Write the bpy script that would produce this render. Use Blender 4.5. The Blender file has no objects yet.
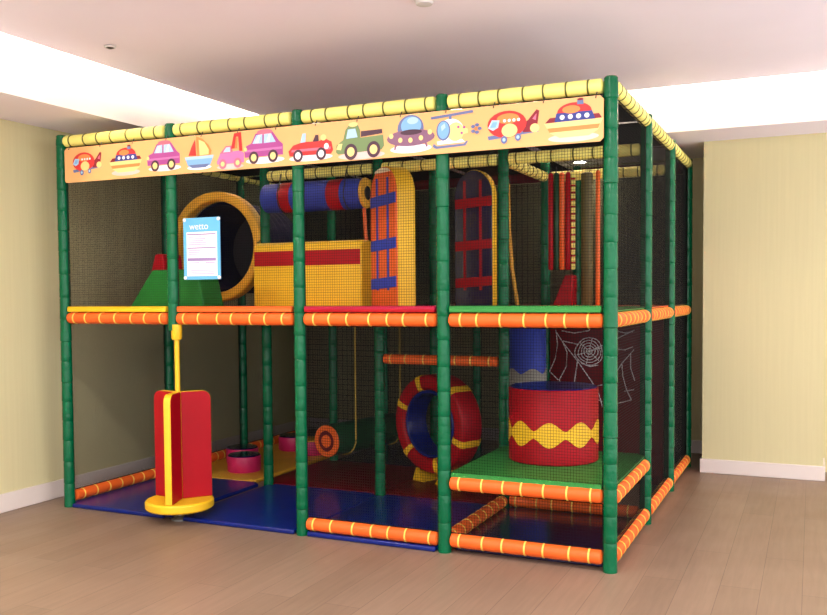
import bpy, bmesh, math, random
from mathutils import Vector, Matrix
random.seed(7)
SC = bpy.context.scene
COL = SC.collection
PI = math.pi
XS = [.006, .956, 1.921, 2.870, 3.817]
YS = [0, 1.080, 2.105, 3.120]
DECK_Z = 1.388
TOP_Z = 2.60

# ------------------------------------------------------------------ materials
def lin(c):
    return tuple(((v / 255) / 12.92 if v / 255 <= .04045 else ((v / 255 + .055) / 1.055) ** 2.4) for v in c) + (1,)

MATS = {}
def mat(name, rgb, rough=.5, spec=.5, vary=.0, vscale=6, bump=0, bscale=20, coat=0, stretch=None, metal=0):
    m = bpy.data.materials.new(name); m.use_nodes = True
    nt = m.node_tree; n = nt.nodes; l = nt.links
    b = n['Principled BSDF']
    b.inputs['Base Color'].default_value = lin(rgb)
    b.inputs['Roughness'].default_value = rough
    b.inputs['Specular IOR Level'].default_value = spec
    b.inputs['Metallic'].default_value = metal
    b.inputs['Coat Weight'].default_value = coat
    b.inputs['Coat Roughness'].default_value = .12
    tc = n.new('ShaderNodeTexCoord'); mp = n.new('ShaderNodeMapping')
    l.new(tc.outputs['Object'], mp.inputs['Vector'])
    if stretch: mp.inputs['Scale'].default_value = stretch
    if vary:
        nz = n.new('ShaderNodeTexNoise'); nz.inputs['Scale'].default_value = vscale; nz.inputs['Detail'].default_value = 4
        l.new(mp.outputs[0], nz.inputs['Vector'])
        mr = n.new('ShaderNodeMapRange'); mr.inputs[1].default_value = .3; mr.inputs[2].default_value = .7
        mr.inputs[3].default_value = 1 - vary; mr.inputs[4].default_value = 1 + vary
        l.new(nz.outputs['Fac'], mr.inputs[0])
        hs = n.new('ShaderNodeHueSaturation'); hs.inputs['Color'].default_value = lin(rgb)
        l.new(mr.outputs[0], hs.inputs['Value']); l.new(hs.outputs[0], b.inputs['Base Color'])
    if bump:
        nb = n.new('ShaderNodeTexNoise'); nb.inputs['Scale'].default_value = bscale; nb.inputs['Detail'].default_value = 3
        l.new(mp.outputs[0], nb.inputs['Vector'])
        bp = n.new('ShaderNodeBump'); bp.inputs['Strength'].default_value = bump; bp.inputs['Distance'].default_value = .01
        l.new(nb.outputs['Fac'], bp.inputs['Height']); l.new(bp.outputs[0], b.inputs['Normal'])
    MATS[name] = m
    return m

mat('green_vinyl', (0, 92, 56), .24, .25, .10, 5, .9, 20)
mat('dark_tape', (6, 62, 42), .45)
mat('orange_vinyl', (230, 98, 36), .45, .25, .05, 8, .15, 30)
mat('yellow_tie', (246, 205, 92), .5)
mat('yellow_vinyl', (252, 240, 132), .42, .4, .04, 8, .15, 30)
mat('dark_tie', (92, 92, 30), .5)
mat('red_vinyl', (160, 4, 22), .45, .2, .05, 6, .12, 20)
mat('dark_red_vinyl', (96, 4, 16), .35, .2, .08, 5, .12, 14)
mat('maroon_edge', (168, 20, 58), .5, .3, .08, 8)
mat('maroon_cloth', (92, 14, 24), .7, .3, .1, 8)
mat('blue_vinyl', (5, 28, 108), .28, .25, .05, 4, .10, 9, .3)
mat('navy_vinyl', (16, 18, 62), .20, .5, .06, 4, .12, 9, .3)
mat('roller_blue', (48, 66, 165), .45, .2, .05, 6, .1, 18)
mat('green_foam', (26, 108, 42), .5, .2, .06, 5, .1, 14)
mat('deck_green', (40, 128, 52), .5, .4, .08, 6, .1, 20)
mat('yellow_foam', (232, 184, 32), .42, .4, .05, 6, .12, 18)
mat('ochre_foam', (224, 168, 52), .45, .4, .06, 6, .1, 18)
mat('orange_foam', (226, 98, 34), .45, .4, .05, 6, .1, 18)
mat('magenta_foam', (196, 34, 92), .40, .4, .05, 6, .1, 18)
mat('tube_plastic', (8, 8, 44), .6, .08, .06, 5, .3, 10)
mat('black_inside', (12, 12, 26), .6)  # near-black colour put in for the shade inside tunnel and roller end
mat('grey_wave', (140, 138, 130), .6, .3, .05)
mat('net_cord', (12, 11, 10), .7, .2)
mat('white_paint', (226, 226, 226), .5)
mat('web_thread', (205, 196, 196), .6)
mat('cream_tip', (236, 226, 190), .5)
mat('grey_metal', (120, 120, 116), .35, .5, metal=.6)
mat('dark_metal', (40, 40, 42), .4)
mat('olive_stand_in', (92, 84, 48), .55, .3, .1)
mat('dark_green_foam', (20, 66, 40), .45, .4, .08)
mat('white_tie', (240, 240, 236), .4)
mat('rope', (168, 140, 58), .7, .3, .1)
mat('banner', (240, 178, 116), .50, .3)
mat('sign_blue', (98, 176, 226), .35, .4)
mat('sign_white', (246, 244, 250), .35, .4)
mat('sign_purple', (146, 124, 176), .4)
mat('sign_pink', (206, 150, 196), .4)
mat('ceiling_paint', (247, 241, 254), .9, .2, .015, 1.5)
mat('white_fascia', (244, 240, 236), .8, .2)
mat('baseboard_paint', (226, 216, 208), .5, .4)
mat('downlight_rim', (205, 205, 205), .4)
PICT = {'p_red': (214, 52, 52), 'p_cream': (250, 214, 140), 'p_blue': (126, 176, 224), 'p_navy': (52, 62, 138), 'p_white': (250, 246, 250),
        'p_purple': (170, 74, 146), 'p_lilac': (196, 116, 176), 'p_dark': (76, 50, 66), 'p_orange': (240, 138, 74), 'p_pink': (232, 112, 136),
        'p_green': (116, 140, 92), 'p_mauve': (136, 96, 122), 'p_shadow': (240, 196, 190), 'p_steel': (104, 116, 160), 'p_maroon': (132, 34, 48), 'p_sky': (172, 206, 238)}
for k, c in PICT.items(): mat(k, c, .5, .3)

def emit(name, rgb, s):
    m = bpy.data.materials.new(name); m.use_nodes = True
    b = m.node_tree.nodes['Principled BSDF']
    b.inputs['Base Color'].default_value = lin((240, 240, 235))
    b.inputs['Emission Color'].default_value = lin(rgb); b.inputs['Emission Strength'].default_value = s
    MATS[name] = m
emit('led', (255, 238, 212), 140)
emit('downlight_glow', (255, 244, 224), 60)

# cream wallpaper with faint vertical threads
def wallpaper(name, rgb):
    m = mat(name, rgb, .8, .2)
    nt = m.node_tree; n = nt.nodes; l = nt.links; b = n['Principled BSDF']
    tc = n.new('ShaderNodeTexCoord'); mp = n.new('ShaderNodeMapping'); mp.inputs['Scale'].default_value = (60, 60, 1.5)
    nz = n.new('ShaderNodeTexNoise'); nz.inputs['Scale'].default_value = 1; nz.inputs['Detail'].default_value = 3
    l.new(tc.outputs['Object'], mp.inputs[0]); l.new(mp.outputs[0], nz.inputs['Vector'])
    mr = n.new('ShaderNodeMapRange'); mr.inputs[3].default_value = .95; mr.inputs[4].default_value = 1.05
    l.new(nz.outputs['Fac'], mr.inputs[0])
    hs = n.new('ShaderNodeHueSaturation'); hs.inputs['Color'].default_value = lin(rgb)
    l.new(mr.outputs[0], hs.inputs['Value']); l.new(hs.outputs[0], b.inputs['Base Color'])
wallpaper('wallpaper', (210, 203, 158))

def wood():
    m = mat('wood_planks', (168, 138, 118), .38, .4)
    nt = m.node_tree; n = nt.nodes; l = nt.links; b = n['Principled BSDF']
    tc = n.new('ShaderNodeTexCoord'); mp = n.new('ShaderNodeMapping')
    mp.inputs['Rotation'].default_value = (0, 0, math.radians(90))
    l.new(tc.outputs['Object'], mp.inputs[0])
    br = n.new('ShaderNodeTexBrick')
    br.inputs['Scale'].default_value = 1; br.inputs['Brick Width'].default_value = 1.6; br.inputs['Row Height'].default_value = .19
    br.inputs['Mortar Size'].default_value = .0015; br.offset = .37
    br.inputs['Color1'].default_value = lin((137, 114, 96)); br.inputs['Color2'].default_value = lin((126, 104, 87)); br.inputs['Mortar'].default_value = lin((98, 79, 67))
    br.inputs['Bias'].default_value = 0
    l.new(mp.outputs[0], br.inputs['Vector'])
    m2 = n.new('ShaderNodeMapping'); m2.inputs['Scale'].default_value = (1.2, 16, 1); l.new(mp.outputs[0], m2.inputs[0])
    nz = n.new('ShaderNodeTexNoise'); nz.inputs['Scale'].default_value = 2.2; nz.inputs['Detail'].default_value = 6; nz.inputs['Distortion'].default_value = .6
    l.new(m2.outputs[0], nz.inputs['Vector'])
    mr = n.new('ShaderNodeMapRange'); mr.inputs[1].default_value = .25; mr.inputs[2].default_value = .75; mr.inputs[3].default_value = .88; mr.inputs[4].default_value = 1.1
    l.new(nz.outputs['Fac'], mr.inputs[0])
    hs = n.new('ShaderNodeHueSaturation'); l.new(br.outputs['Color'], hs.inputs['Color']); l.new(mr.outputs[0], hs.inputs['Value'])
    l.new(hs.outputs[0], b.inputs['Base Color'])
    nr = n.new('ShaderNodeTexNoise'); nr.inputs['Scale'].default_value = 2.5; l.new(mp.outputs[0], nr.inputs['Vector'])
    m3 = n.new('ShaderNodeMapRange'); m3.inputs[3].default_value = .30; m3.inputs[4].default_value = .52
    l.new(nr.outputs['Fac'], m3.inputs[0]); l.new(m3.outputs[0], b.inputs['Roughness'])
wood()

# ------------------------------------------------------------------ mesh builder
class MB:
    def __init__(s): s.v = []; s.f = []; s.m = []; s.sm = []; s.mats = []
    def mi(s, m):
        if m not in s.mats: s.mats.append(m)
        return s.mats.index(m)
    def add(s, vs, fs, m, smooth=False):
        o = len(s.v); s.v += [tuple(v) for v in vs]
        k = s.mi(m)
        for f in fs: s.f.append([i + o for i in f]); s.m.append(k); s.sm.append(smooth)
        return s
    def box(s, x0, x1, y0, y1, z0, z1, m):
        v = [(x, y, z) for z in (z0, z1) for y in (y0, y1) for x in (x0, x1)]
        return s.add(v, [(0, 2, 3, 1), (4, 5, 7, 6), (0, 1, 5, 4), (1, 3, 7, 5), (3, 2, 6, 7), (2, 0, 4, 6)], m)
    def prism(s, pts, a0, a1, m, axis='y', mside=None):
        """extrude a 2D outline along an axis (y: pts are x,z; x: pts are y,z; z: pts are x,y)"""
        f = {'y': lambda p, a: (p[0], a, p[1]), 'x': lambda p, a: (a, p[0], p[1]), 'z': lambda p, a: (p[0], p[1], a)}[axis]
        n = len(pts)
        v = [f(p, a0) for p in pts] + [f(p, a1) for p in pts]
        s.add(v, [tuple(range(n)), tuple(range(2 * n - 1, n - 1, -1))], m)
        s.add(v, [(i, i + n, (i + 1) % n + n, (i + 1) % n) for i in range(n)], mside or m)
        return s
    def lathe(s, prof, m, n=20, M=None, smooth=True, caps=True, mf=None):
        """profile [(r, t)] turned about local z; mf(k) gives the material of ring k"""
        M = M or Matrix()
        vs = [M @ Vector((r * math.cos(2 * PI * i / n), r * math.sin(2 * PI * i / n), t)) for r, t in prof for i in range(n)]
        o = len(s.v); s.v += [tuple(v) for v in vs]
        for k in range(len(prof) - 1):
            mm = s.mi(mf(k) if mf else m)
            for i in range(n):
                j = (i + 1) % n
                s.f.append([o + k * n + i, o + k * n + j, o + (k + 1) * n + j, o + (k + 1) * n + i]); s.m.append(mm); s.sm.append(smooth)
        if caps:
            s.f.append([o + i for i in range(n)][::-1]); s.m.append(s.mi(mf(0) if mf else m)); s.sm.append(False)
            e = o + (len(prof) - 1) * n
            s.f.append([e + i for i in range(n)]); s.m.append(s.mi(mf(len(prof) - 2) if mf else m)); s.sm.append(False)
        return s
    def tube(s, pts, r, m, n=6, caps=True):
        pts = [Vector(p) for p in pts]; rings = []
        for i, p in enumerate(pts):
            d = (pts[min(i + 1, len(pts) - 1)] - pts[max(i - 1, 0)]).normalized()
            u = d.cross(Vector((0, 0, 1)));
            if u.length < .05: u = d.cross(Vector((1, 0, 0)))
            u.normalize(); w = u.cross(d)
            rings.append([p + (u * math.cos(2 * PI * k / n) + w * math.sin(2 * PI * k / n)) * r for k in range(n)])
        v = [q for R in rings for q in R]; f = []
        for i in range(len(pts) - 1):
            for k in range(n):
                j = (k + 1) % n; f.append((i * n + k, i * n + j, (i + 1) * n + j, (i + 1) * n + k))
        s.add(v, f, m, True)
        if caps: s.add([q for q in rings[0]] + [q for q in rings[-1]], [tuple(range(n))[::-1], tuple(range(n, 2 * n))], m)
        return s
    def build(s, name, parent=None, bevel=0, loc=None, rz=0, segs=2):
        me = bpy.data.meshes.new(name); me.from_pydata(s.v, [], s.f); me.update()
        for m in s.mats: me.materials.append(MATS[m])
        me.polygons.foreach_set('material_index', s.m); me.polygons.foreach_set('use_smooth', s.sm)
        bm = bmesh.new(); bm.from_mesh(me); bmesh.ops.remove_doubles(bm, verts=bm.verts, dist=1e-6); bmesh.ops.recalc_face_normals(bm, faces=bm.faces); bm.to_mesh(me); bm.free(); me.set_sharp_from_angle(angle=math.radians(38))
        o = bpy.data.objects.new(name, me); COL.objects.link(o)
        if parent: o.parent = parent
        if loc: o.location = loc
        o.rotation_euler.z = rz
        if bevel:
            b = o.modifiers.new('bevel', 'BEVEL'); b.width = bevel; b.segments = segs; b.limit_method = 'ANGLE'; b.angle_limit = math.radians(40)
        return o

def tag(o, label=None, cat=None, group=None, kind=None):
    if label: o['label'] = label
    if cat: o['category'] = cat
    if group: o['group'] = group
    if kind: o['kind'] = kind
    return o
def empty(name, loc, label, cat, group=None, rz=0):
    o = bpy.data.objects.new(name, None); COL.objects.link(o); o.location = loc; o.rotation_euler.z = rz; o.empty_display_size = .1
    return tag(o, label, cat, group)
def rot_to(d, origin=(0, 0, 0)):
    q = Vector((0, 0, 1)).rotation_difference(Vector(d).normalized())
    return Matrix.Translation(origin) @ q.to_matrix().to_4x4()

# ------------------------------------------------------------------ the setting
def struct(mb, name, **k): return tag(mb.build(name, **k), kind='structure')
WX, WY = -.29, 3.80         # left wall, back wall
CZ, SZ = 3.0, 2.70          # ceiling panel, soffit underside
SX, SY = .355, 2.372        # soffit faces
struct(MB().box(WX - .1, 7.0, -5.6, WY + .1, -.1, 0, 'wood_planks'), 'floor')
struct(MB().box(WX - .12, WX, -9, WY + .12, 0, 3.3, 'wallpaper'), 'wall_left')
struct(MB().box(WX, 9, WY, WY + .12, 0, 3.3, 'wallpaper'), 'wall_back')
struct(MB().box(3.965, 4.868, 2.912, WY, 0, SZ, 'wallpaper'), 'wall_right')
struct(MB().box(4.868, 9, 3.3, 3.4, 0, SZ, 'wallpaper'), 'wall_far_right')
struct(MB().box(WX, WX + .016, -9, WY, 0, .13, 'baseboard_paint'), 'baseboard_left', bevel=.004)
struct(MB().box(3.949, 4.884, 2.896, WY, 0, .115, 'baseboard_paint'), 'baseboard_right', bevel=.004)
struct(MB().box(WX, 3.949, WY - .016, WY, 0, .12, 'baseboard_paint'), 'baseboard_back', bevel=.004)
gl, gb = .16, .22
struct(MB().box(SX + gl, 9, -9, SY - gb, CZ, CZ + .05, 'ceiling_paint'), 'ceiling')
struct(MB().box(WX, SX, -9, WY, SZ, 3.30, 'ceiling_paint').box(SX, SX + .012, -9, SY, SZ + .0, 3.30, 'white_fascia'), 'trim_1')
struct(MB().box(SX, 9, SY, WY, SZ, 3.30, 'ceiling_paint').box(SX + .012, 9, SY - .012, SY, SZ + .0, 3.30, 'white_fascia'), 'trim_2')
struct(MB().box(WX - .12, 9, -9, WY + .12, 3.30, 3.36, 'white_fascia'), 'trim_3')
# light strips lying in the slot above the ceiling edge, facing the fascia
struct(MB().box(SX + gl + .05, SX + gl + .09, -8.5, SY - gb - .1, CZ + .05, CZ + .075, 'led'), 'trim_4')
struct(MB().box(SX + gl + .2, 8.5, SY - gb - .09, SY - gb - .05, CZ + .05, CZ + .075, 'led'), 'trim_5')

# small ceiling fittings
def sprinkler(x, y, label):
    r = empty('ceiling_sensor', (x, y, CZ), label, 'ceiling sensor')
    MB().lathe([(.036, -.004), (.034, -.010), (.026, -.012), (.026, 0), (.036, 0)], 'downlight_rim', 20).build('rim', r)
    MB().lathe([(.024, -.011), (.014, -.016), (.008, -.018), (.0, -.018)], 'dark_metal', 16, caps=False).build('nozzle', r)
sprinkler(.876, -.447, 'small round dark sensor in the ceiling above the left end of the banner')
r = empty('smoke_detector', (2.94, -.405, CZ), 'white smoke detector cut by the top edge of the photo', 'smoke detector')
MB().lathe([(.05, 0), (.05, -.012), (.042, -.028), (.02, -.034), (0, -.034)], 'downlight_rim', 20, caps=False).build('housing', r)
r = empty('downlight', (2.80, 3.52, SZ), 'glowing round downlight in the dropped ceiling behind the play frame', 'ceiling light')
MB().lathe([(.075, 0), (.073, -.008), (.058, -.008), (.056, 0)], 'downlight_rim', 24, caps=False).build('rim', r)
MB().lathe([(.057, -.002), (.03, -.004), (0, -.004)], 'downlight_glow', 24, caps=False).build('lamp', r)

# ------------------------------------------------------------------ play frame
frame = empty('play_frame', (1.914, 1.597, 0), 'two-storey soft play frame of green padded posts with orange and yellow rails and black nets', 'play frame')
def fpart(mb, name, label=None, **k):
    o = mb.build(name, frame, **k); o.matrix_parent_inverse = Matrix.Translation((-1.914, -1.597, 0))
    return tag(o, label)
def post(x, y, z0=0., z1=TOP_Z):
    prof = [(.0385, z0), (.0385, z0 + .02)]
    z = z0 + .02
    while z < z1 - .06:
        L = min(random.uniform(.135, .165), z1 - .02 - z)
        a = .0365 + random.uniform(-.0006, .0006)
        prof += [(a + .0022, z + .006), (a + .0015, z + L * .3), (a + .0005, z + L * .7), (a + .0008, z + L - .008), (a - .0018, z + L)]
        z += L
    prof += [(.036, z1 - .008), (.030, z1), (0.001, z1 + .003)]
    m = MB().lathe(prof, 'green_vinyl', 18)
    fpart(m, 'post', loc=(x, y, 0))
for j, y in enumerate(YS):
    for i, x in enumerate(XS):
        post(x, y, 1.255 if (i, j) == (1, 0) else 0.)

def rail(p, q, body, tie, label, r=.040, gap=.038, step=.122, tw=.009):
    p = Vector(p); q = Vector(q); d = (q - p).normalized(); p = p + d * gap; q = q - d * gap
    L = (q - p).length; n = max(3, round(L / step)); prof = []; mats = []
    ts = [L * (k + .5 + random.uniform(-.12, .12)) / n for k in range(n)]
    prof.append((r * .55, 0)); prof.append((r * .93, .008)); mats.append(body); prof.append((r * .99, .02)); mats.append(body)
    last = .02
    for t in ts:
        for u in (.35, .7):
            prof.append((r * 1.0, last + (t - tw - last) * u)); mats.append(body)
        prof.append((r * .955, t - tw / 2)); mats.append(body)
        prof.append((r * 1.035, t - tw / 2)); mats.append(tie)
        prof.append((r * 1.035, t + tw / 2)); mats.append(tie)
        prof.append((r * .955, t + tw / 2)); mats.append(tie)
        last = t + tw / 2
    prof.append((r, (last + L) / 2)); mats.append(body); prof.append((r * .98, L - .02)); mats.append(body)
    prof.append((r * .93, L - .008)); mats.append(body); prof.append((r * .55, L)); mats.append(body)
    m = MB().lathe(prof, body, 18, rot_to(d), mf=lambda k: mats[k])
    fpart(m, 'rail', label, loc=tuple(p))
OR = ('orange_vinyl', 'yellow_tie', 'orange padded rail with yellow ties')
YL = ('yellow_vinyl', 'dark_tie', 'yellow padded rail with dark ties')
def row(i, j, z, st, **k): rail((XS[i], YS[j], z), (XS[i + 1], YS[j], z), *st, **k)
def colr(i, j, z, st, **k): rail((XS[i], YS[j], z), (XS[i], YS[j + 1], z), *st, **k)
RZ = 1.333
for i in range(4):
    row(i, 0, RZ, OR); row(i, 3, RZ, OR); row(i, 0, 2.556, YL)
    row(i, 3, 2.53, ('maroon_cloth', 'maroon_cloth', 'dark red padded rail at the back'), r=.052)
for j in range(3):
    for i in (0, 4):
        colr(i, j, RZ, OR); colr(i, j, .07, OR); colr(i, j, 2.556, YL)
row(2, 0, .072, OR); row(3, 0, .074, OR); row(3, 0, .402, OR); colr(4, 0, .385, OR)
row(3, 1, .068, OR); colr(3, 0, .068, OR); row(2, 1, 1.017, OR, r=.036)
for i in (1, 2, 3): row(i, 1, 2.385, YL)
colr(3, 1, 2.385, YL); row(3, 2, 2.385, YL)
rail((XS[0], YS[1], 1.885), (XS[0] + .09, YS[1], 1.885), *YL, r=.03, gap=.03); rail((XS[1], YS[1], 1.885), (XS[1] - .09, YS[1], 1.885), *YL, r=.03, gap=.03)

def pad(x0, x1, y0, y1, notch=.045, e=.0):
    n = notch
    return [(x0 + n, y0), (x1 - n, y0), (x1 - n, y0 + n), (x1, y0 + n), (x1, y1 - n), (x1 - n, y1 - n), (x1 - n, y1), (x0 + n, y1), (x0 + n, y1 - n), (x0, y1 - n), (x0, y0 + n), (x0 + n, y0 + n)]
deck_cols = [['yellow_foam', 'orange_foam', 'red_vinyl', 'deck_green'], ['dark_red_vinyl', 'dark_red_vinyl', 'dark_red_vinyl', 'orange_foam'], ['navy_vinyl', 'dark_red_vinyl', 'dark_red_vinyl', 'navy_vinyl']]
words_of = {'yellow_foam': 'yellow', 'orange_foam': 'orange', 'red_vinyl': 'red', 'deck_green': 'green', 'dark_red_vinyl': 'dark red', 'navy_vinyl': 'navy blue'}
for j in range(3):
    for i in range(4):
        y0 = YS[j] + (.002 if j else -.030)
        m = MB().prism(pad(XS[i] + .002, XS[i + 1] - .002, y0, YS[j + 1] - .002), 1.376, DECK_Z + (.006 if j == 0 else 0), deck_cols[j][i], 'z')
        fpart(m, 'deck_pad', words_of[deck_cols[j][i]] + ' padded upper deck', bevel=.004)
        m = MB().box(XS[i] + .05, XS[i + 1] - .05, YS[j] + .05, YS[j + 1] - .05, 1.34, 1.376, 'dark_metal')
        fpart(m, 'deck_board', 'dark board under the deck pad')
for i, c in enumerate(('yellow_foam', 'orange_foam', 'maroon_edge', 'deck_green')):
    m = MB(); x0, x1 = XS[i] + .045, XS[i + 1] - .045; n = 60
    prof = [(-.026, 1.388), (-.026, 1.404), (-.018, 1.411), (.03, 1.411), (.04, 1.404), (.04, 1.388)]
    m.prism(prof, x0, x1, c, 'x')
    for k in range(n): x = x0 + (x1 - x0) * (k + .5) / n; m.box(x - .003, x + .003, -.0275, .041, 1.392, 1.4125, c)
    fpart(m, 'deck_edge', {'maroon_edge': 'crimson'}.get(c, words_of.get(c)) + ' ribbed edge strip of the upper deck')
m = MB(); x0, x1 = XS[3] + .045, XS[4] - .045
m.prism([(-.010, .44), (-.010, .456), (-.004, .462), (.03, .462), (.04, .456), (.04, .44)], x0, x1, 'deck_green', 'x')
for k in range(60): x = x0 + (x1 - x0) * (k + .5) / 60; m.box(x - .003, x + .003, -.0115, .041, .442, .4635, 'deck_green')
fpart(m, 'deck_edge', 'green ribbed edge strip of the low step')
m = MB().prism(pad(XS[3] + .0, XS[4] - .0, -.012, YS[1] + .02), .405, .446, 'deck_green', 'z')
fpart(m, 'step_pad', 'green padded low step deck', bevel=.006)
m = MB().box(XS[3] + .03, XS[4] - .03, .05, YS[1] - .01, .365, .405, 'maroon_cloth')
fpart(m, 'step_board', 'dark red board under the low step')

def net(axis, c, a0, a1, z0, z1, sp=.0158, th=.0009, label='black safety net'):
    """square mesh of thin cords; axis 'x' spans x at y=c, 'y' spans y at x=c"""
    m = MB()
    P = {'x': lambda a, z, o: (a, c + o, z), 'y': lambda a, z, o: (c + o, a, z), 'z': lambda a, z, o: (a, z, c + o)}[axis]
    vs = []; fs = []
    def cord(p, q, horiz, t):
        b = len(vs)
        for (a, z) in (p, q):
            if horiz: vs.extend([P(a, z - t, 0), P(a, z, -t), P(a, z + t, 0), P(a, z, t)])
            else: vs.extend([P(a - t, z, 0), P(a, z, -t), P(a + t, z, 0), P(a, z, t)])
        for k in range(4): fs.append((b + k, b + (k + 1) % 4, b + 4 + (k + 1) % 4, b + 4 + k))
    nx = round((a1 - a0) / sp); nz = round((z1 - z0) / sp)
    for k in range(nx + 1): cord((a0 + (a1 - a0) * k / nx, z0), (a0 + (a1 - a0) * k / nx, z1), False, th if 0 < k < nx else .003)
    for k in range(nz + 1): cord((a0, z0 + (z1 - z0) * k / nz), (a1, z0 + (z1 - z0) * k / nz), True, th if 0 < k < nz else .003)
    m.add(vs, fs, 'net_cord')
    me = bpy.data.meshes.new('safety_net'); me.from_pydata(m.v, [], m.f); me.materials.append(MATS['net_cord'])
    o = bpy.data.objects.new('safety_net', me); COL.objects.link(o); o.parent = frame
    o.matrix_parent_inverse = Matrix.Translation((-1.914, -1.597, 0)); o['label'] = label
e = .040
for i in range(4):
    net('x', .0, XS[i] + e, XS[i + 1] - e, DECK_Z + .012, 2.515, th=(.0006, .0007, .0009, .0009)[i])
    net('x', YS[3] + .012, XS[i] + e, XS[i + 1] - e, DECK_Z, 2.47, .0075, .0018, 'dense dark net at the back')
    net('x', YS[3] + .012, XS[i] + e, XS[i + 1] - e, .02, 1.29,  .0075, .0014, 'dense dark net at the back')
net('x', 0, XS[2] + e, XS[3] - e, .115, 1.29)
net('x', 0, XS[3] + e, XS[4] - e, .45, 1.29); net('x', 0, XS[3] + e, XS[4] - e, .116, .36)
for j in range(3):
    for xx in (XS[0], XS[4]):
        if xx == XS[0]:
            net('y', xx, YS[j] + e, YS[j + 1] - e, DECK_Z, 2.515, .0062, .00062); net('y', xx, YS[j] + e, YS[j + 1] - e, .112, 1.29, .0062, .00062); continue
        net('y', xx, YS[j] + e, YS[j + 1] - e, DECK_Z, 2.515)
        if j == 0:
            net('y', xx, YS[0] + e, YS[1] - e, .43, 1.29); net('y', xx, YS[0] + e, YS[1] - e, .112, .345)
        else: net('y', xx, YS[j] + e, YS[j + 1] - e, .112, 1.29)

for i in range(4):
    for j in range(3):
        net('z', 2.56, XS[i] + e, XS[i + 1] - e, YS[j] + e, YS[j + 1] - e, *((.03, .0005) if (i, j) == (3, 2) else (.0125, .0013)), 'black net roof')

# ------------------------------------------------------------------ spider web panel
MX = dict(A=[(2.962, 1.196), (2.975, 1.084), (2.956, .972), (2.911, .871)], B=[(2.911, .871), (2.981, .805)], C=[(2.962, 1.183), (3.019, 1.097), (3.132, .958), (3.243, .801)],
          D=[(3.019, 1.097), (3.05, 1.024), (3.044, .912), (2.987, .805)], E=[(3.132, .958), (3.122, .89), (3.107, .79)], F=[(3.007, 1.19), (3.107, 1.173), (3.218, 1.192), (3.236, 1.211)],
          G=[(3.019, 1.11), (3.132, 1.087)], H=[(3.163, .94), (3.23, .917), (3.292, .931)], I=[(3.424, 1.194), (3.496, 1.177), (3.555, 1.189)], J=[(3.424, 1.055), (3.496, 1.05), (3.555, 1.076)],
          K=[(3.561, 1.052), (3.472, .948), (3.419, .861), (3.353, .786)], L=[(3.538, 1.021), (3.538, .913), (3.568, .818)], M=[(3.472, .941), (3.479, .851), (3.509, .743), (3.544, .673)],
          N=[(3.491, .737), (3.562, .751)], O=[(3.224, 1.033), (3.424, 1.128), (3.566, 1.201)], P=[(3.243, .801), (3.30, .70), (3.34, .56)], Q=[(3.107, .79), (3.17, .74), (3.243, .76), (3.353, .786)], R=[(2.987, .805), (3.05, .70), (3.16, .64), (3.30, .66), (3.40, .63), (3.544, .673)])
web = empty('spider_web_panel', (3.345, 2.10, .04), 'dark red wall panel with a white spider web, behind the red drum', 'wall panel')
WEBM = Matrix.Translation((-3.345, -2.16, -.04))
MB().box(2.915, 3.775, 2.14, 2.165, .04, 1.30, 'dark_red_vinyl').build('panel', web).matrix_parent_inverse = WEBM
m = MB()
for pl in MX.values(): m.tube([(x, 2.137, z) for x, z in pl], .0038, 'web_thread', 5)
for k in range(5):
    rr = .022 + .021 * k
    m.tube([(3.223 + rr * (1 + .08 * math.sin(3 * a + k)) * math.cos(a), 2.137, 1.033 + rr * math.sin(a)) for a in [2 * PI * q / 24 for q in range(25)]], .0038, 'web_thread', 5, False)
for q in range(6):
    a = q * PI / 3 + .3; m.tube([(3.223, 2.137, 1.033), (3.223 + .1 * math.cos(a), 2.137, 1.033 + .1 * math.sin(a))], .003, 'web_thread', 5)
o = m.build('web', web); o.matrix_parent_inverse = WEBM; tag(o, 'white spider web lines')

# ------------------------------------------------------------------ floor mats
def mat_pad(i, j, col, label, x0=None, x1=None, y0=None, y1=None, h=.03, notch=.045):
    x0 = XS[i] + .004 if x0 is None else x0; x1 = XS[i + 1] - .004 if x1 is None else x1
    y0 = YS[j] + .004 if y0 is None else y0; y1 = YS[j + 1] - .004 if y1 is None else y1
    o = MB().prism(pad(x0, x1, y0, y1, notch), 0.001, h, col, 'z').build('floor_mat', bevel=.008)
    tag(o, label, 'floor mat', 'padded mats on the floor of the play frame')
mat_pad(0, 0, 'blue_vinyl', 'blue floor mat between the left corner post and the red spinner', y0=-.03, x1=.895)
mat_pad(1, 0, 'blue_vinyl', 'blue floor mat just right of the red spinner, open at the front', x0=.975, y0=-.03)
mat_pad(2, 0, 'blue_vinyl', 'blue floor mat behind the low orange rail in the netted bay', y0=-.035)
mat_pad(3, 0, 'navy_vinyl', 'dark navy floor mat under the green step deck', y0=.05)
mat_pad(0, 1, 'ochre_foam', 'yellow floor mat carrying the pink stepping pods', x1=.80, y1=2.75, notch=.05)
mat_pad(1, 1, 'dark_red_vinyl', 'dark red floor mat under the orange target roller', x0=.88)
mat_pad(2, 1, 'dark_red_vinyl', 'dark red floor mat under the red and yellow ring')
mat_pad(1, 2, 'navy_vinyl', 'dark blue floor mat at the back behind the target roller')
mat_pad(2, 2, 'navy_vinyl', 'dark blue floor mat at the back behind the red ring')

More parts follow.
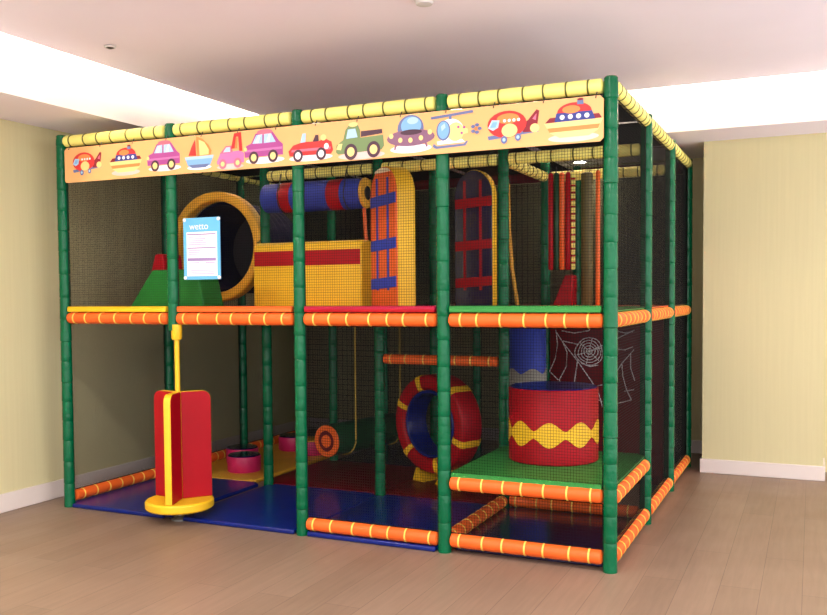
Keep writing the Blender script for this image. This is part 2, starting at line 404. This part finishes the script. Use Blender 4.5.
# ------------------------------------------------------------------ spinner
SPX, SPY = .976, .0
sp = empty('spinner_seat', (SPX, SPY, 0), 'red and yellow spinning seat on a yellow pole below the orange rail', 'spinner', rz=math.radians(0))
MB().lathe([(.055, 0), (.055, .012), (.022, .03), (.020, .07), (.03, .085)], 'grey_metal', 20).build('base', sp)
MB().lathe([(.02, .08), (.21, .082), (.222, .092), (.222, .132), (.212, .142), (.02, .143)], 'yellow_foam', 48).build('seat', sp, bevel=.003)
MB().lathe([(.0165, .142), (.0165, 1.245)], 'yellow_foam', 16).build('pole', sp)
MB().lathe([(.030, 1.195), (.034, 1.205), (.036, 1.27), (.036, 1.294)], 'yellow_foam', 20).build('pole_cap', sp)
def wing(ang):
    z0, z1, R, t, c = .143, .852, .212, .024, .055
    pts = [(.014, z0), (R, z0)] + [(R - c + c * math.cos(a), z1 - c + c * math.sin(a)) for a in [PI / 2 * k / 6 for k in range(7)]] + [(.014, z1)]
    return MB().prism(pts, -t, t, 'red_vinyl', 'y', 'yellow_foam').build('backrest', sp, bevel=.005, rz=ang)
vdir = math.atan2(-4.65, 4.78 - SPX)
for k in range(3): wing(vdir - math.radians(19) + k * PI * 2 / 3)

# ------------------------------------------------------------------ stepping pods
def pod(x, y, label, top='navy_vinyl'):
    r = empty('stepping_pod', (x, y, .03), label, 'stepping pod', 'round stepping pods on the yellow mat')
    MB().lathe([(.132, 0), (.138, .01), (.138, .12), (.134, .128)], 'magenta_foam', 32).build('side', r)
    MB().lathe([(.134, .128), (.128, .138), (.06, .142), (.0005, .143)], top, 32).build('top', r)
pod(.49, 1.42, 'pink stepping pod with dark blue top, nearest to the front of the yellow mat')
pod(.26, 1.72, 'pink stepping pod half hidden behind the nearest pod')
pod(.33, 2.44, 'pink stepping pod with dark top, farthest back on the yellow mat')
pod(.60, 2.30, 'pink stepping pod with yellow top beside the front green post', 'ochre_foam')

# ------------------------------------------------------------------ target roller hung on ropes
A0 = Vector((1.236, 1.5, .308)); A1 = Vector((1.44, 2.38, .308)); d = (A1 - A0).normalized()
rl = empty('swing_roller', (A0.x, A0.y, .2), 'dark green hanging roller with an orange target on its end', 'roller')
LM = Matrix.Translation(-Vector((A0.x, A0.y, .2)))
L = (A1 - A0).length
def lp(mb, n, label=None):
    o = mb.build(n, rl); o.matrix_parent_inverse = LM; return tag(o, label)
lp(MB().lathe([(.11, .0), (.126, .006), (.130, .02), (.130, L - .02), (.115, L)], 'dark_green_foam', 32, rot_to(d, A0)), 'body')
lp(MB().lathe([(.0005, -.012), (.050, -.012), (.050, -.006), (.084, -.006), (.084, -.012), (.124, -.012), (.129, -.004), (.129, .004), (.0005, .004)], 'orange_foam', 32, rot_to(d, A0), smooth=False, caps=False,
          mf=lambda k: 'maroon_cloth' if k in (2,) else 'orange_foam'), 'target', 'orange rings with a dark ring between')
for t in (.2, L - .12):
    c = A0 + d * t; u = d.cross(Vector((0, 0, 1))).normalized()
    pts = [c + u * .134 + Vector((0, 0, 1.03))] + [c + u * .134 * math.cos(a) + Vector((0, 0, .134 * math.sin(a))) for a in [-PI * k / 14 for k in range(0, 15)]]
    lp(MB().tube(pts, .007, 'rope', 6), 'rope', 'yellowish rope loop')

# ------------------------------------------------------------------ standing ring (red, yellow stripes, blue lining)
RC = Vector((2.150, 1.62, .487)); ang = math.radians(-22)
rg = empty('foam_ring', (RC.x, RC.y, .031), 'upright red foam ring with yellow stripes and a blue lining', 'foam ring', rz=ang)
def ring_part(prof, m, name, label=None, a0=0, a1=2 * PI, n=56):
    """closed (r, depth) profile swept about local y"""
    k = len(prof); vs = []; full = abs(a1 - a0 - 2 * PI) < 1e-6; cnt = n if full else n + 1
    for i in range(cnt):
        a = a0 + (a1 - a0) * i / n
        vs += [(r * math.cos(a), y, r * math.sin(a)) for r, y in prof]
    fs = []
    for i in range(n):
        j = (i + 1) % cnt
        for q in range(k): fs.append((i * k + q, j * k + q, j * k + (q + 1) % k, i * k + (q + 1) % k))
    if not full: fs += [tuple(range(k)), tuple(range(n * k + k - 1, n * k - 1, -1))]
    return MB().add(vs, fs, m, True)
def rounded(r0, r1, y0, y1, c, s=4):
    pts = []
    for cx, cy, a0 in ((r1 - c, y1 - c, 0), (r0 + c, y1 - c, PI / 2), (r0 + c, y0 + c, PI), (r1 - c, y0 + c, 1.5 * PI)):
        pts += [(cx + c * math.cos(a0 + PI / 2 * k / s), cy + c * math.sin(a0 + PI / 2 * k / s)) for k in range(s + 1)]
    return pts
RZC = (0, 0, RC.z - .031)
ring_part(rounded(.262, .378, -.11, .11, .035), 'red_vinyl', '').build('ring', rg, loc=RZC)
tag(ring_part(rounded(.236, .262, -.098, .115, .012), 'blue_vinyl', '').build('lining', rg, loc=RZC), 'blue inner lining')
for deg in (-19, 48, 108, 157, 225, 285):
    a = math.radians(deg)
    m = ring_part(rounded(.258, .382, -.114, .114, .036), 'yellow_foam', '', a0=a - .07, a1=a + .07, n=4)
    tag(m.build('stripe', rg, loc=RZC), 'yellow stripe around the ring')
m = MB()
for s in (-1, 1): m.prism([(s * .12 - .06, 0), (s * .12 + .06, 0), (s * .14 + .0, .10)], -.10, .10, 'yellow_foam', 'y')
tag(m.build('foot', rg), 'yellow wedge feet')

# ------------------------------------------------------------------ drums
def wavy(m, R, z, col, a0, a1, n=200, ph=0., H=.062, h=.018, lobes=4):
    vs = []; fs = []
    for i in range(n + 1):
        t = i / n; a = a0 + (a1 - a0) * t
        s = abs(math.sin(PI * (t * lobes + ph)))
        hh = h + (H - h) * s ** 1.5
        for rr in (R, R + .003):
            vs += [(rr * math.cos(a), rr * math.sin(a), z - hh), (rr * math.cos(a), rr * math.sin(a), z + hh)]
    for i in range(n):
        b = i * 4; c = b + 4
        fs += [(b + 2, c + 2, c + 3, b + 3), (b, b + 1, c + 1, c), (b + 1, b + 3, c + 3, c + 1), (b, c, c + 2, b + 2)]
    m.add(vs, fs, col, True); return m
dr = empty('drum', (3.31, .725, .446), 'fat red drum with a yellow wavy band and blue top on the green step', 'drum')
MB().lathe([(.268, 0), (.277, .008), (.277, .444), (.270, .454)], 'red_vinyl', 64).build('body', dr)
MB().lathe([(.272, .450), (.262, .460), (.12, .463), (.0005, .464)], 'blue_vinyl', 64).build('top', dr)
m = MB(); f = math.atan2(-4.65 - .725, 4.78 - 3.31)
wavy(m, .276, .185, 'yellow_foam', f - PI, f + PI, 320, .12, .076, .022, 9)
tag(m.build('band', dr), 'yellow wavy band')
bc = empty('drum', (2.872, 1.62, .031), 'tall blue column drum with a grey wavy band behind the red drum', 'drum')
MB().lathe([(.13, 0), (.135, .008), (.135, 1.26), (.13, 1.268)], 'roller_blue', 48).build('body', bc)
m = MB(); wavy(m, .1345, .83, 'grey_wave', 0, 2 * PI, 160, .3, .075, .035, 5)
tag(m.build('band', bc), 'grey wavy band')

# ------------------------------------------------------------------ upper storey
gw = MB()
def frustum(m, x0, x1, y0, y1, z0, tx0, tx1, ty0, ty1, z1, col):
    v = [(x0, y0, z0), (x1, y0, z0), (x1, y1, z0), (x0, y1, z0), (tx0, ty0, z1), (tx1, ty0, z1), (tx1, ty1, z1), (tx0, ty1, z1)]
    return m.add(v, [(3, 2, 1, 0), (4, 5, 6, 7), (0, 1, 5, 4), (1, 2, 6, 5), (2, 3, 7, 6), (3, 0, 4, 7)], col)
o = frustum(gw, .265, .94, .34, .58, DECK_Z, .47, .87, .36, .58, 1.668, 'green_foam').build('foam_block', bevel=.012)
tag(o, 'green sloped foam block on the upper deck in front of the yellow-rimmed tunnel', 'foam block')
o = frustum(MB(), .115, .36, .66, .90, DECK_Z, .225, .30, .68, .90, 1.80, 'red_vinyl').build('foam_block', bevel=.012)
tag(o, 'red sloped foam block peeking out above the green block', 'foam block')

tn = empty('crawl_tunnel', (.500, 1.1, DECK_Z), 'round tunnel mouth with a thick yellow rim and a dark blue tube', 'tunnel')
TC = (0, 0, 1.865 - DECK_Z)
tag(ring_part(rounded(.358, .432, -.05, .06, .02), 'ochre_foam', '', n=72).build('rim', tn, loc=TC), 'thick yellow rim')
prof = [(.346, .055)]
for k in range(8): prof += [(.352, .06 + k * .075), (.366, .08 + k * .075), (.366, .11 + k * .075), (.352, .13 + k * .075)]
prof += [(.34, .66)] + [(.33, .66), (.335, .05)]
tag(ring_part(prof, 'tube_plastic', '', n=56).build('tube', tn, loc=TC), 'shiny dark blue tube')
tag(MB().lathe([(.345, 0), (.2, .006), (.0005, .008)], 'black_inside', 48, Matrix.Translation((0, .655, TC[2])) @ Matrix.Rotation(-PI / 2, 4, 'X'), caps=False).build('end_disc', tn), 'black disc standing in for the dark depth of the tube')  # black disc puts the darkness inside the tunnel into colour

hr = empty('hanging_roller', (1.445, 1.0, 2.205), 'blue horizontal foam roller with red bands hung near the top', 'roller')
RX = Matrix.Translation((0, 0, 0)) @ Matrix.Rotation(PI / 2, 4, 'Y')
def bandprof(L, bands):
    pts = [(.092, -L / 2), (.106, -L / 2 + .012)]; ms = ['roller_blue']
    for b0, b1 in bands:
        pts += [(.110, b0 - .002), (.111, b0), (.111, b1), (.110, b1 + .002)]; ms += ['roller_blue', 'roller_blue', 'red_vinyl', 'roller_blue']
    pts += [(.106, L / 2 - .012), (.094, L / 2)]; ms += ['roller_blue', 'roller_blue']
    return pts, ms
pts, ms = bandprof(.84, [(-.26, -.16), (.15, .26)])
MB().lathe(pts, 'roller_blue', 40, RX, mf=lambda k: ms[k]).build('body', hr)
tag(MB().lathe([(.108, .415), (.11, .422), (.104, .436), (.05, .436), (.045, .426), (.0005, .424)], 'ochre_foam', 32, RX, caps=False, mf=lambda k: 'black_inside' if k >= 3 else 'ochre_foam').build('end_cap', hr), 'yellow ring end with a dark hole')
for xx in (-.25, .3):
    m = MB().tube([(xx, .06, .17)] + [(xx, .114 * math.cos(a), .114 * math.sin(a)) for a in [-PI * k / 12 for k in range(13)]] + [(xx, -.06, .17)], .005, 'dark_metal', 6)
    m.build('strap', hr)
st = empty('orange_strap', (1.87, 1.02, DECK_Z), 'thin orange strap hanging below the open end of the blue roller', 'strap')
MB().tube([(-.03, 0, .72), (-.012, 0, .45), (.02, 0, .2), (.03, 0, 0)], .014, 'orange_foam', 8).build('strap', st)

bx = empty('foam_box', (1.545, .79, DECK_Z), 'yellow foam box with a red stripe standing on the upper deck', 'foam box')
h = .468
prof = [(-.095, 0), (.095, 0), (.095, h - .05), (.082, h - .015), (.05, h), (-.05, h), (-.082, h - .015), (-.095, h - .05)]
MB().prism(prof, -.440, .440, 'yellow_foam', 'x').build('body', bx, bevel=.014, segs=3)
tag(MB().box(-.428, .430, -.0985, -.093, .30, .405, 'red_vinyl').build('stripe', bx, bevel=.002), 'red stripe along the front')

def arch_board(cx, cy, face_deg, W, T, ztop, face, strap, lines, label):
    b = empty('arch_board', (cx, cy, DECK_Z), label, 'foam board', 'arched foam boards with straps', rz=math.radians(face_deg + 90))
    hh = ztop - DECK_Z; n = 24
    out = [(-W / 2, 0), (W / 2, 0)] + [(W / 2 * math.cos(PI * k / n), hh - W * .62 + W * .62 * math.sin(PI * k / n)) for k in range(n + 1)]
    MB().prism(out, .012, T, 'yellow_foam', 'y').build('core', b, bevel=.01)
    inn = [(x * .975, z if z < .01 else (z - .008)) for x, z in out]
    tag(MB().prism(inn, -.004, .014, face, 'y').build('face', b, bevel=.003), face.split('_')[0] + ' face')
    for z in (.17, .44, .75):
        z *= hh
        m = MB().prism([(-W * .47, z - .035), (W * .50, z - .018), (W * .50, z + .052), (-W * .47, z + .035)], -.010, -.003, strap, 'y')
        tag(m.build('strap', b, bevel=.002), strap.split('_')[0] + ' strap across the face')
    for x in (-W * .22, W * .2):
        tag(MB().box(x - .010, x + .010, -.0075, -.0035, .12, hh - .08, strap).build('ribbon', b), strap.split('_')[0] + ' upright ribbon')
    if lines: tag(MB().prism([(W * .30 * math.cos(PI * k / 10), hh - .045 + .03 * math.sin(PI * k / 10)) for k in range(11)], -.008, -.003, 'cream_tip', 'y').build('tip', b), 'cream tip')
    return b
arch_board(2.20, .60, -120, .30, .155, 2.325, 'orange_foam', 'roller_blue', True, 'orange arched board with blue straps and wide yellow edge beside the yellow box')
arch_board(2.495, 1.50, -92, .30, .10, 2.395, 'navy_vinyl', 'red_vinyl', False, 'dark blue arched board with red straps behind the net')

s2 = empty('yellow_strap', (2.64, 2.0, DECK_Z), 'narrow yellow strap leaning upright in the dark behind the dark blue arched board', 'strap')
MB().tube([(-.04, 0, .95), (-.032, 0, .6), (-.01, 0, .3), (.036, 0, 0)], .016, 'ochre_foam', 8).build('strap', s2)

def hang(x, y, z0, z1, r, col, label, spots=None):
    h = empty('hanging_tube', (x, y, z0), label, 'hanging foam tube', 'foam tubes hung in the right upper bay')
    MB().lathe([(r * .7, 0), (r, r * .4), (r, z1 - z0 - .01), (r * .6, z1 - z0)], col, 14).build('body', h)
    if spots:
        for k in range(13):
            z = .05 + k * (z1 - z0 - .1) / 12
            MB().lathe([(r * 1.05, z - .008), (r * 1.07, z), (r * 1.05, z + .008)], spots, 14).build('band', h)
    MB().tube([(0, 0, z1 - z0 - .005), (0, 0, z1 - z0 + .05)], .003, 'dark_metal', 5).build('cord', h)
hang(3.000, 1.8, 1.655, 2.37, .020, 'red_vinyl', 'dark red hanging foam tube, leftmost of the upper right bay')
hang(3.042, 1.8, 1.655, 2.37, .020, 'dark_green_foam', 'dark green hanging foam tube between red and orange ones')
hang(3.084, 1.8, 1.655, 2.37, .021, 'orange_foam', 'orange hanging foam tube beside the dark green one')
hang(3.129, 1.8, 1.655, 2.37, .020, 'red_vinyl', 'red hanging foam tube between orange and spotted yellow ones')
hang(3.168, 1.8, 1.655, 2.37, .016, 'yellow_vinyl', 'yellow tube with red bands standing in for a bright light reflection', 'red_vinyl')  # yellow and red banding coloured in for a bright light-tube reflection
hang(3.27, 1.8, DECK_Z + .001, 2.36, .045, 'olive_stand_in', 'wide olive tube added for a strip of wall seen between nets')  # added tube, stands in for wall glimpsed through a gap in the nets
hang(3.462, 1.3, DECK_Z + .001, 2.30, .016, 'orange_foam', 'thin orange foam tube close to the right front corner post')
o = frustum(MB(), 2.97, 3.12, 1.95, 2.12, DECK_Z, 3.06, 3.12, 1.97, 2.12, 1.62, 'red_vinyl').build('foam_block', bevel=.012)
tag(o, 'low red foam block under the hanging tubes on the upper deck', 'foam block')

# ------------------------------------------------------------------ banner with printed vehicles
BY = -.052
bn = empty('banner', (1.939, BY, 2.262), 'long orange banner printed with toy vehicles along the top front rail', 'banner')
w2, hb = 1.851, .236
c = .018
out = [(-w2 + c * (1 - math.cos(a)), c * (1 - math.sin(a))) for a in [0, PI / 6, PI / 3, PI / 2]]
out = out + [(w2 - c, 0), (w2, c), (w2, hb - c), (w2 - c, hb), (-w2 + c, hb), (-w2, hb - c)]
MB().prism(out, -.003, .003, 'banner', 'y').build('sheet', bn)
for k in range(14):
    x = -w2 + .04 + k * (2 * w2 - .08) / 13
    MB().tube([(x, -.006, hb - .012), (x + .004, .01, hb + .02)], .0035, 'dark_metal', 5).build('tie', bn)

class Pic:
    def __init__(s, sc): s.m = MB(); s.k = 0; s.s = sc / 100
    def poly(s, pts, col):
        s.k += 1; y = -.0035 - .0004 * s.k
        v = [(x * s.s, y, z * s.s) for x, z in pts]
        s.m.add(v, [tuple(range(len(v)))], col); return s
    def ell(s, cx, cz, rx, rz, col, a0=0, a1=360, n=22):
        return s.poly([(cx + rx * math.cos(math.radians(a0 + (a1 - a0) * i / n)), cz + rz * math.sin(math.radians(a0 + (a1 - a0) * i / n))) for i in range(n + (a1 - a0 < 360))], col)
    def wheel(s, x, z, r=2.7, hub='p_cream'): s.ell(x, z, r, r * 1.1, 'p_dark'); return s.ell(x, z, r * .58, r * .64, hub)
    def done(s, name, x, z, label):
        o = s.m.build(name, bn, loc=(x - 1.939, 0, z - 2.262)); return tag(o, label)
def pic_plane(sc, x, z):
    p = Pic(sc)
    p.poly([(-13, -4.6), (13, -2.6), (14, -4.2), (-12.5, -6.6)], 'p_steel')
    p.poly([(5, 0), (8.5, 2), (13, 7), (14.4, 6.2), (13.4, -.5), (11, -4), (6, -4)], 'p_maroon').ell(12, -2.2, 2.4, 2.2, 'p_cream').poly([(10.8, 2.4), (13, 5), (12.6, 1.6)], 'p_pink')
    p.ell(-2.6, .8, 10.4, 6.8, 'p_red').ell(-2, 3.6, 6, 2.6, 'p_orange').ell(-1.2, -2.4, 4.2, 3.4, 'p_cream')
    for k in range(4): p.ell(-3.8 + k * 2.5, 2.6, .8, .8, 'p_white')
    p.poly([(-12.6, -.5), (-10.5, 3.4), (-6.4, 3), (-7.2, -.6), (-10, -2)], 'p_sky').poly([(-11.6, -.4), (-10, 2.4), (-7.6, 2.2), (-8.4, -.4)], 'p_blue')
    p.ell(-4, -7, 1.7, 2, 'p_steel').ell(3.4, -6.2, 1.6, 1.9, 'p_steel').ell(-4, -7, .8, .9, 'p_sky').ell(3.4, -6.2, .8, .9, 'p_sky')
    p.done('plane_picture', x, z, 'red toy plane with a cream belly')
def pic_boat(sc, x, z):
    p = Pic(sc)
    p.ell(0, -7.6, 13, 2.2, 'p_shadow').poly([(-14.8, .2), (-12, 3), (13, 3.4), (14.8, .6)], 'p_maroon')
    p.poly([(-15, .4), (15, 1), (12.6, -4.6), (8, -7.2), (-7, -7.4), (-12, -4.6)], 'p_cream').poly([(-13.4, -2.2), (13.6, -1.8), (12.6, -4), (-12.2, -4.4)], 'p_orange')
    p.poly([(-8.6, 5), (9.4, 5.4), (11.2, .8), (-9.6, .6)], 'p_navy')
    p.ell(.6, 5, 8.8, 4.8, 'p_red', 0, 180).ell(-1, 6.4, 4.6, 2, 'p_orange')
    for k in range(4): p.ell(-5.6 + k * 4.2, 2.8, 1.25, 1.2, 'p_white')
    p.poly([(2, 8.6), (5.4, 8.4), (5.2, 11), (2.2, 11)], 'p_steel').ell(3.7, 11, 1.6, .6, 'p_maroon')
    p.done('boat_picture', x, z, 'red and cream toy boat')
def pic_car(sc, x, z):
    p = Pic(sc)
    p.ell(1, -8, 14, 2, 'p_white').poly([(-14, -2), (-12.6, 1.4), (-9, 2.8), (-5.6, 8.6), (6.4, 9.4), (11.4, 3), (14, 1), (14, -5.4), (-13.6, -5.6)], 'p_purple')
    p.ell(1, 9.2, 5.6, 1.6, 'p_pink').poly([(-8, 2.6), (-5, 7.6), (-.6, 7.9), (-.8, 2.4)], 'p_sky').poly([(.4, 2.4), (.6, 7.9), (5.8, 8), (9, 2.6)], 'p_sky')
    p.poly([(-6, 2.8), (-3.6, 7.2), (-2, 7.2), (-3.6, 2.8)], 'p_white').poly([(2.4, 2.8), (4, 7.4), (5.2, 7.4), (4.4, 2.8)], 'p_white')
    p.poly([(-13, -1), (13.6, -.6), (13.6, -2), (-13.4, -2.4)], 'p_lilac').wheel(-7, -6, 3.5).wheel(7, -5.8, 3.5).ell(-12.8, -.6, 1.1, 1.2, 'p_cream')
    p.done('car_picture', x, z, 'purple toy car')
def pic_sail(sc, x, z):
    p = Pic(sc)
    p.ell(0, -8.8, 10, 1.6, 'p_white').poly([(-11.4, -2.2), (11.6, -2), (9.2, -7.4), (5, -9), (-5.6, -9), (-9.4, -7.2)], 'p_blue').poly([(-11.8, -1.4), (11.8, -1.2), (11.4, -3.2), (-11.2, -3.4)], 'p_sky').poly([(-8.6, -6.8), (8.6, -6.8), (5, -9), (-5.6, -9)], 'p_steel')
    p.poly([(-1.4, -1.4), (-2.2, 12), (3, 10), (8, 5.6), (10.4, 1.6), (9.6, -1)], 'p_orange').poly([(.6, -1), (0, 9.6), (4.6, 7.6), (8.2, 2.6), (8, -.6)], 'p_cream').poly([(-2.2, -1), (-3, 10), (-6, 5), (-8.6, -.6)], 'p_red')
    p.done('sailboat_picture', x, z, 'toy sailing boat with an orange sail and blue hull')
def pic_crane(sc, x, z):
    p = Pic(sc)
    p.ell(0, -9, 11, 1.8, 'p_shadow').poly([(-11, -5), (-8, .4), (-3, 1), (8, 1.4), (11.6, -.4), (11.4, -6.8), (-10.6, -7)], 'p_lilac').poly([(-8.6, .2), (-3.4, 5.2), (1.6, 5.2), (2.4, .6)], 'p_pink').poly([(-5.6, 1), (-3, 4.2), (.2, 4.2), (.4, 1)], 'p_sky')
    p.poly([(1, 3), (3.6, 13.2), (9.4, 13.8), (10.4, 1), (7.8, 1), (7, 10.8), (5.4, 10.8), (4.2, 3)], 'p_red').poly([(4, 3), (5.2, 10.4), (6.6, 10.2), (6.2, 3)], 'p_orange')
    p.ell(-6, -7, 3.2, 3.4, 'p_pink').ell(6.4, -6.8, 3.2, 3.4, 'p_pink').ell(-6, -7, 1.6, 1.7, 'p_cream').ell(6.4, -6.8, 1.6, 1.7, 'p_cream')
    p.done('crane_picture', x, z, 'pink toy crane truck')
def pic_convertible(sc, x, z):
    p = Pic(sc)
    p.ell(0, -7, 15, 2, 'p_white').poly([(-15.4, -2.4), (-12, 1), (-5, 2.6), (5.6, 2.2), (9.6, 3.8), (14.4, 1.4), (15.4, -3.6), (14, -5.6), (-14.6, -5.4)], 'p_red').poly([(-13, -1.6), (13.8, -1.4), (13.6, -3), (-13.4, -3)], 'p_pink')
    p.poly([(-7, 2.2), (-5.4, 7.6), (-3, 7.6), (-3.4, 2.4)], 'p_sky').poly([(1.6, 2.2), (3.6, 6.2), (5.6, 6), (5.8, 2.2)], 'p_dark').ell(9, 4.2, 2, 1.8, 'p_cream').ell(11, -1, 1.6, 1.8, 'p_white')
    p.wheel(-8.6, -5.4, 3.4, 'p_white').wheel(7.4, -5.2, 3.4, 'p_white')
    p.done('convertible_picture', x, z, 'red open toy car')
def pic_pickup(sc, x, z):
    p = Pic(sc)
    p.ell(1, -8.4, 15, 2.2, 'p_shadow').poly([(-15.4, -5.6), (-15, -1.6), (-10.6, 1.2), (-9, 6.8), (-7, 9), (-1, 9.2), (.4, 6), (.6, 1.6), (15, 2.2), (15.6, -4), (14, -6), (-14, -7)], 'p_green')
    p.ell(-4, 9.4, 3, 1.3, 'p_cream').poly([(-8.6, 1.6), (-7.4, 6.8), (-2.6, 7), (-1.2, 2)], 'p_sky').poly([(1, 2), (1, 5.2), (14.4, 5.4), (14.6, 3)], 'p_dark').poly([(-15, -4), (-13.6, -1), (-11, -1), (-12, -4.6)], 'p_cream')
    p.wheel(-5.6, -6, 4.2).wheel(9, -5.6, 4.2)
    p.done('pickup_picture', x, z, 'green toy pickup truck')
def pic_ufo(sc, x, z):
    p = Pic(sc)
    p.ell(0, -7.6, 12.6, 2.4, 'p_white').poly([(-9, -3), (-7.6, -3), (-9.4, -8), (-10.4, -7.6)], 'p_mauve').poly([(9, -3), (7.6, -3), (9.4, -7.4), (10.4, -7)], 'p_mauve')
    p.ell(0, 3.4, 8, 7.6, 'p_steel').ell(0, -1.6, 14.6, 4.6, 'p_mauve').ell(.4, 5, 6.2, 5, 'p_blue').ell(1.4, 7.6, 3.4, 1.9, 'p_sky').ell(.4, 1.4, 6.6, 1.5, 'p_dark')
    for k, zz in ((-11.8, 0), (-6.2, -2.6), (0, -3), (6.4, -2.2), (11.8, .6)): p.ell(k, zz, 1.3, 1.4, 'p_cream')
    p.done('spaceship_picture', x, z, 'purple flying saucer with a blue dome')
def pic_heli(sc, x, z):
    p = Pic(sc)
    p.poly([(-11.6, -8.4), (-9.6, -9.6), (8, -9), (9.6, -6.6), (8.6, -6.4), (7, -7.8), (-9, -8.2), (-11, -6.6)], 'p_steel').poly([(-9, -5.6), (6, -5.2), (8, -7), (-8.6, -7.4)], 'p_white')
    p.ell(-1, -.4, 8, 6.8, 'p_white').ell(2.2, -1, 5, 5.2, 'p_cream').poly([(4, 2), (5, -3), (9.6, -2.2), (9.4, .2)], 'p_cream')
    p.ell(-5, .2, 4.2, 5.6, 'p_steel').ell(-5, .4, 3.4, 4.8, 'p_blue').poly([(-6.4, 2.6), (-4.2, 4.2), (-3.6, 1.8), (-6, -.2)], 'p_sky')
    p.poly([(-1.6, 6), (0, 6), (0, 8.6), (-1.6, 8.6)], 'p_steel').poly([(-12.6, 8.2), (12.6, 10), (12.8, 8.6), (-12.2, 6.8)], 'p_steel')
    for a, b in ((4, 1.4), (6, -2), (7.4, 1)): p.ell(a, b, .7, .7, 'p_purple')
    for k in range(5): p.ell(14.4 + 2.1 * math.cos(k * 1.257), -.4 + 2.1 * math.sin(k * 1.257), 1.2, .9, 'p_steel')
    p.ell(14.4, -.4, 1, 1, 'p_orange')
    p.done('helicopter_picture', x, z, 'cream toy helicopter with a blue window')
pic_plane(.93, .285, 2.388); pic_boat(.93, .625, 2.372); pic_car(.95, .940, 2.384); pic_sail(.95, 1.225, 2.378); pic_crane(.91, 1.462, 2.366)
pic_car(1.0, 1.71, 2.386); pic_convertible(1.0, 2.043, 2.369); pic_pickup(1.02, 2.373, 2.374); pic_ufo(1.02, 2.699, 2.381); pic_heli(1.0, 2.95, 2.386)
pic_plane(1.06, 3.297, 2.383); pic_boat(1.04, 3.632, 2.372)

# ------------------------------------------------------------------ notice tied to the net
nb = empty('notice_board', (1.215, -.03, 1.585), 'blue and white rules notice tied to the net beside the second post', 'notice')
W, H = .286, .395
MB().box(-W / 2, W / 2, -.003, .003, 0, H, 'sign_blue').build('board', nb)
tag(MB().box(-W * .41, W * .42, -.0042, -.0028, .022, H * .77, 'sign_white').build('paper', nb), 'white text area')
m = MB()
for z in (.285, .198): m.box(-W * .39, W * .39, -.0052, -.004, z, z + .008, 'sign_purple')
m.box(-W * .39, W * .39, -.0052, -.004, .118, .138, 'sign_purple'); tag(m.build('heading_bars', nb), 'purple heading bars')
m = MB(); random.seed(3)
for z in (.270, .258, .246, .234, .222, .184, .172, .160): m.box(-W * .36, -W * .36 + W * random.uniform(.3, .62), -.0050, -.004, z, z + .005, 'sign_pink')
for z in (.104,): m.box(-W * .36, -W * .06, -.0050, -.004, z, z + .006, 'sign_pink').box(W * .1, W * .36, -.0050, -.004, z, z + .006, 'sign_pink')
for z in (.056, .045, .034): m.box(-W * .3, W * .34, -.0050, -.004, z, z + .005, 'sign_pink')
tag(m.build('text_lines', nb), 'faint pink lines of print')
cu = bpy.data.curves.new('header_text', 'FONT'); cu.body = 'wetto'; cu.size = .062; cu.extrude = .0006; cu.align_x = 'LEFT'
to = bpy.data.objects.new('tmp_text', cu); COL.objects.link(to)
dg = bpy.context.evaluated_depsgraph_get(); me = bpy.data.meshes.new_from_object(to.evaluated_get(dg))
bpy.data.objects.remove(to); me.materials.clear(); me.materials.append(MATS['white_paint'])
t = bpy.data.objects.new('header_text', me); COL.objects.link(t); t.parent = nb; t.location = (-W * .33, -.0042, H * .81); t.rotation_euler = (PI / 2, 0, 0); tag(t, 'white header lettering')
for sx in (-1, 1):
    for z in (.012, H - .012):
        MB().lathe([(.011, -.006), (.012, 0), (.008, .006)], 'white_tie', 10, Matrix.Translation((sx * (W / 2 - .010), -.004, z)) @ Matrix.Rotation(PI / 2, 4, 'X')).build('tie', nb)

# ------------------------------------------------------------------ camera
yaw, pit, rol = -.4239, -.0412, -.0074
fw = Vector((math.sin(yaw) * math.cos(pit), math.cos(yaw) * math.cos(pit), math.sin(pit)))
rt = Vector((math.cos(yaw), -math.sin(yaw), 0)); up = rt.cross(fw)
r2 = rt * math.cos(rol) + up * math.sin(rol); u2 = -rt * math.sin(rol) + up * math.cos(rol)
cam = bpy.data.cameras.new('camera'); co = bpy.data.objects.new('camera', cam); COL.objects.link(co)
R = Matrix((r2, u2, -fw)).transposed().to_4x4()
co.matrix_world = Matrix.Translation((4.7816, -4.6514, 1.4759)) @ R
cam.sensor_width = 36; cam.sensor_fit = 'HORIZONTAL'; cam.lens = 884.53 / 827 * 36
cam.shift_y = 23.9 / 827
cam.clip_start = .05
SC.camera = co

# ------------------------------------------------------------------ light
def area(x, y, z, size, power, rgb, name='ceiling_lamp', rot=(0, 0, 0)):
    l = bpy.data.lights.new(name, 'AREA'); l.shape = 'DISK'; l.size = size; l.energy = power; l.color = lin(rgb)[:3]
    o = bpy.data.objects.new(name, l); COL.objects.link(o); o.location = (x, y, z); o.rotation_euler = rot
for x in (1.6, 3.6, 5.6, 7.4):
    for y in (-1.7, -3.9, -6.2):
        area(x, y, CZ - .01, .25, 20, (255, 250, 244))
w = bpy.data.worlds.new('world'); SC.world = w; w.use_nodes = True
w.node_tree.nodes['Background'].inputs[0].default_value = lin((252, 246, 248)); w.node_tree.nodes['Background'].inputs[1].default_value = 2.0
SC.view_settings.view_transform = 'Standard'; SC.view_settings.look = 'None'
SC.view_settings.exposure = 0.66; SC.view_settings.gamma = 1
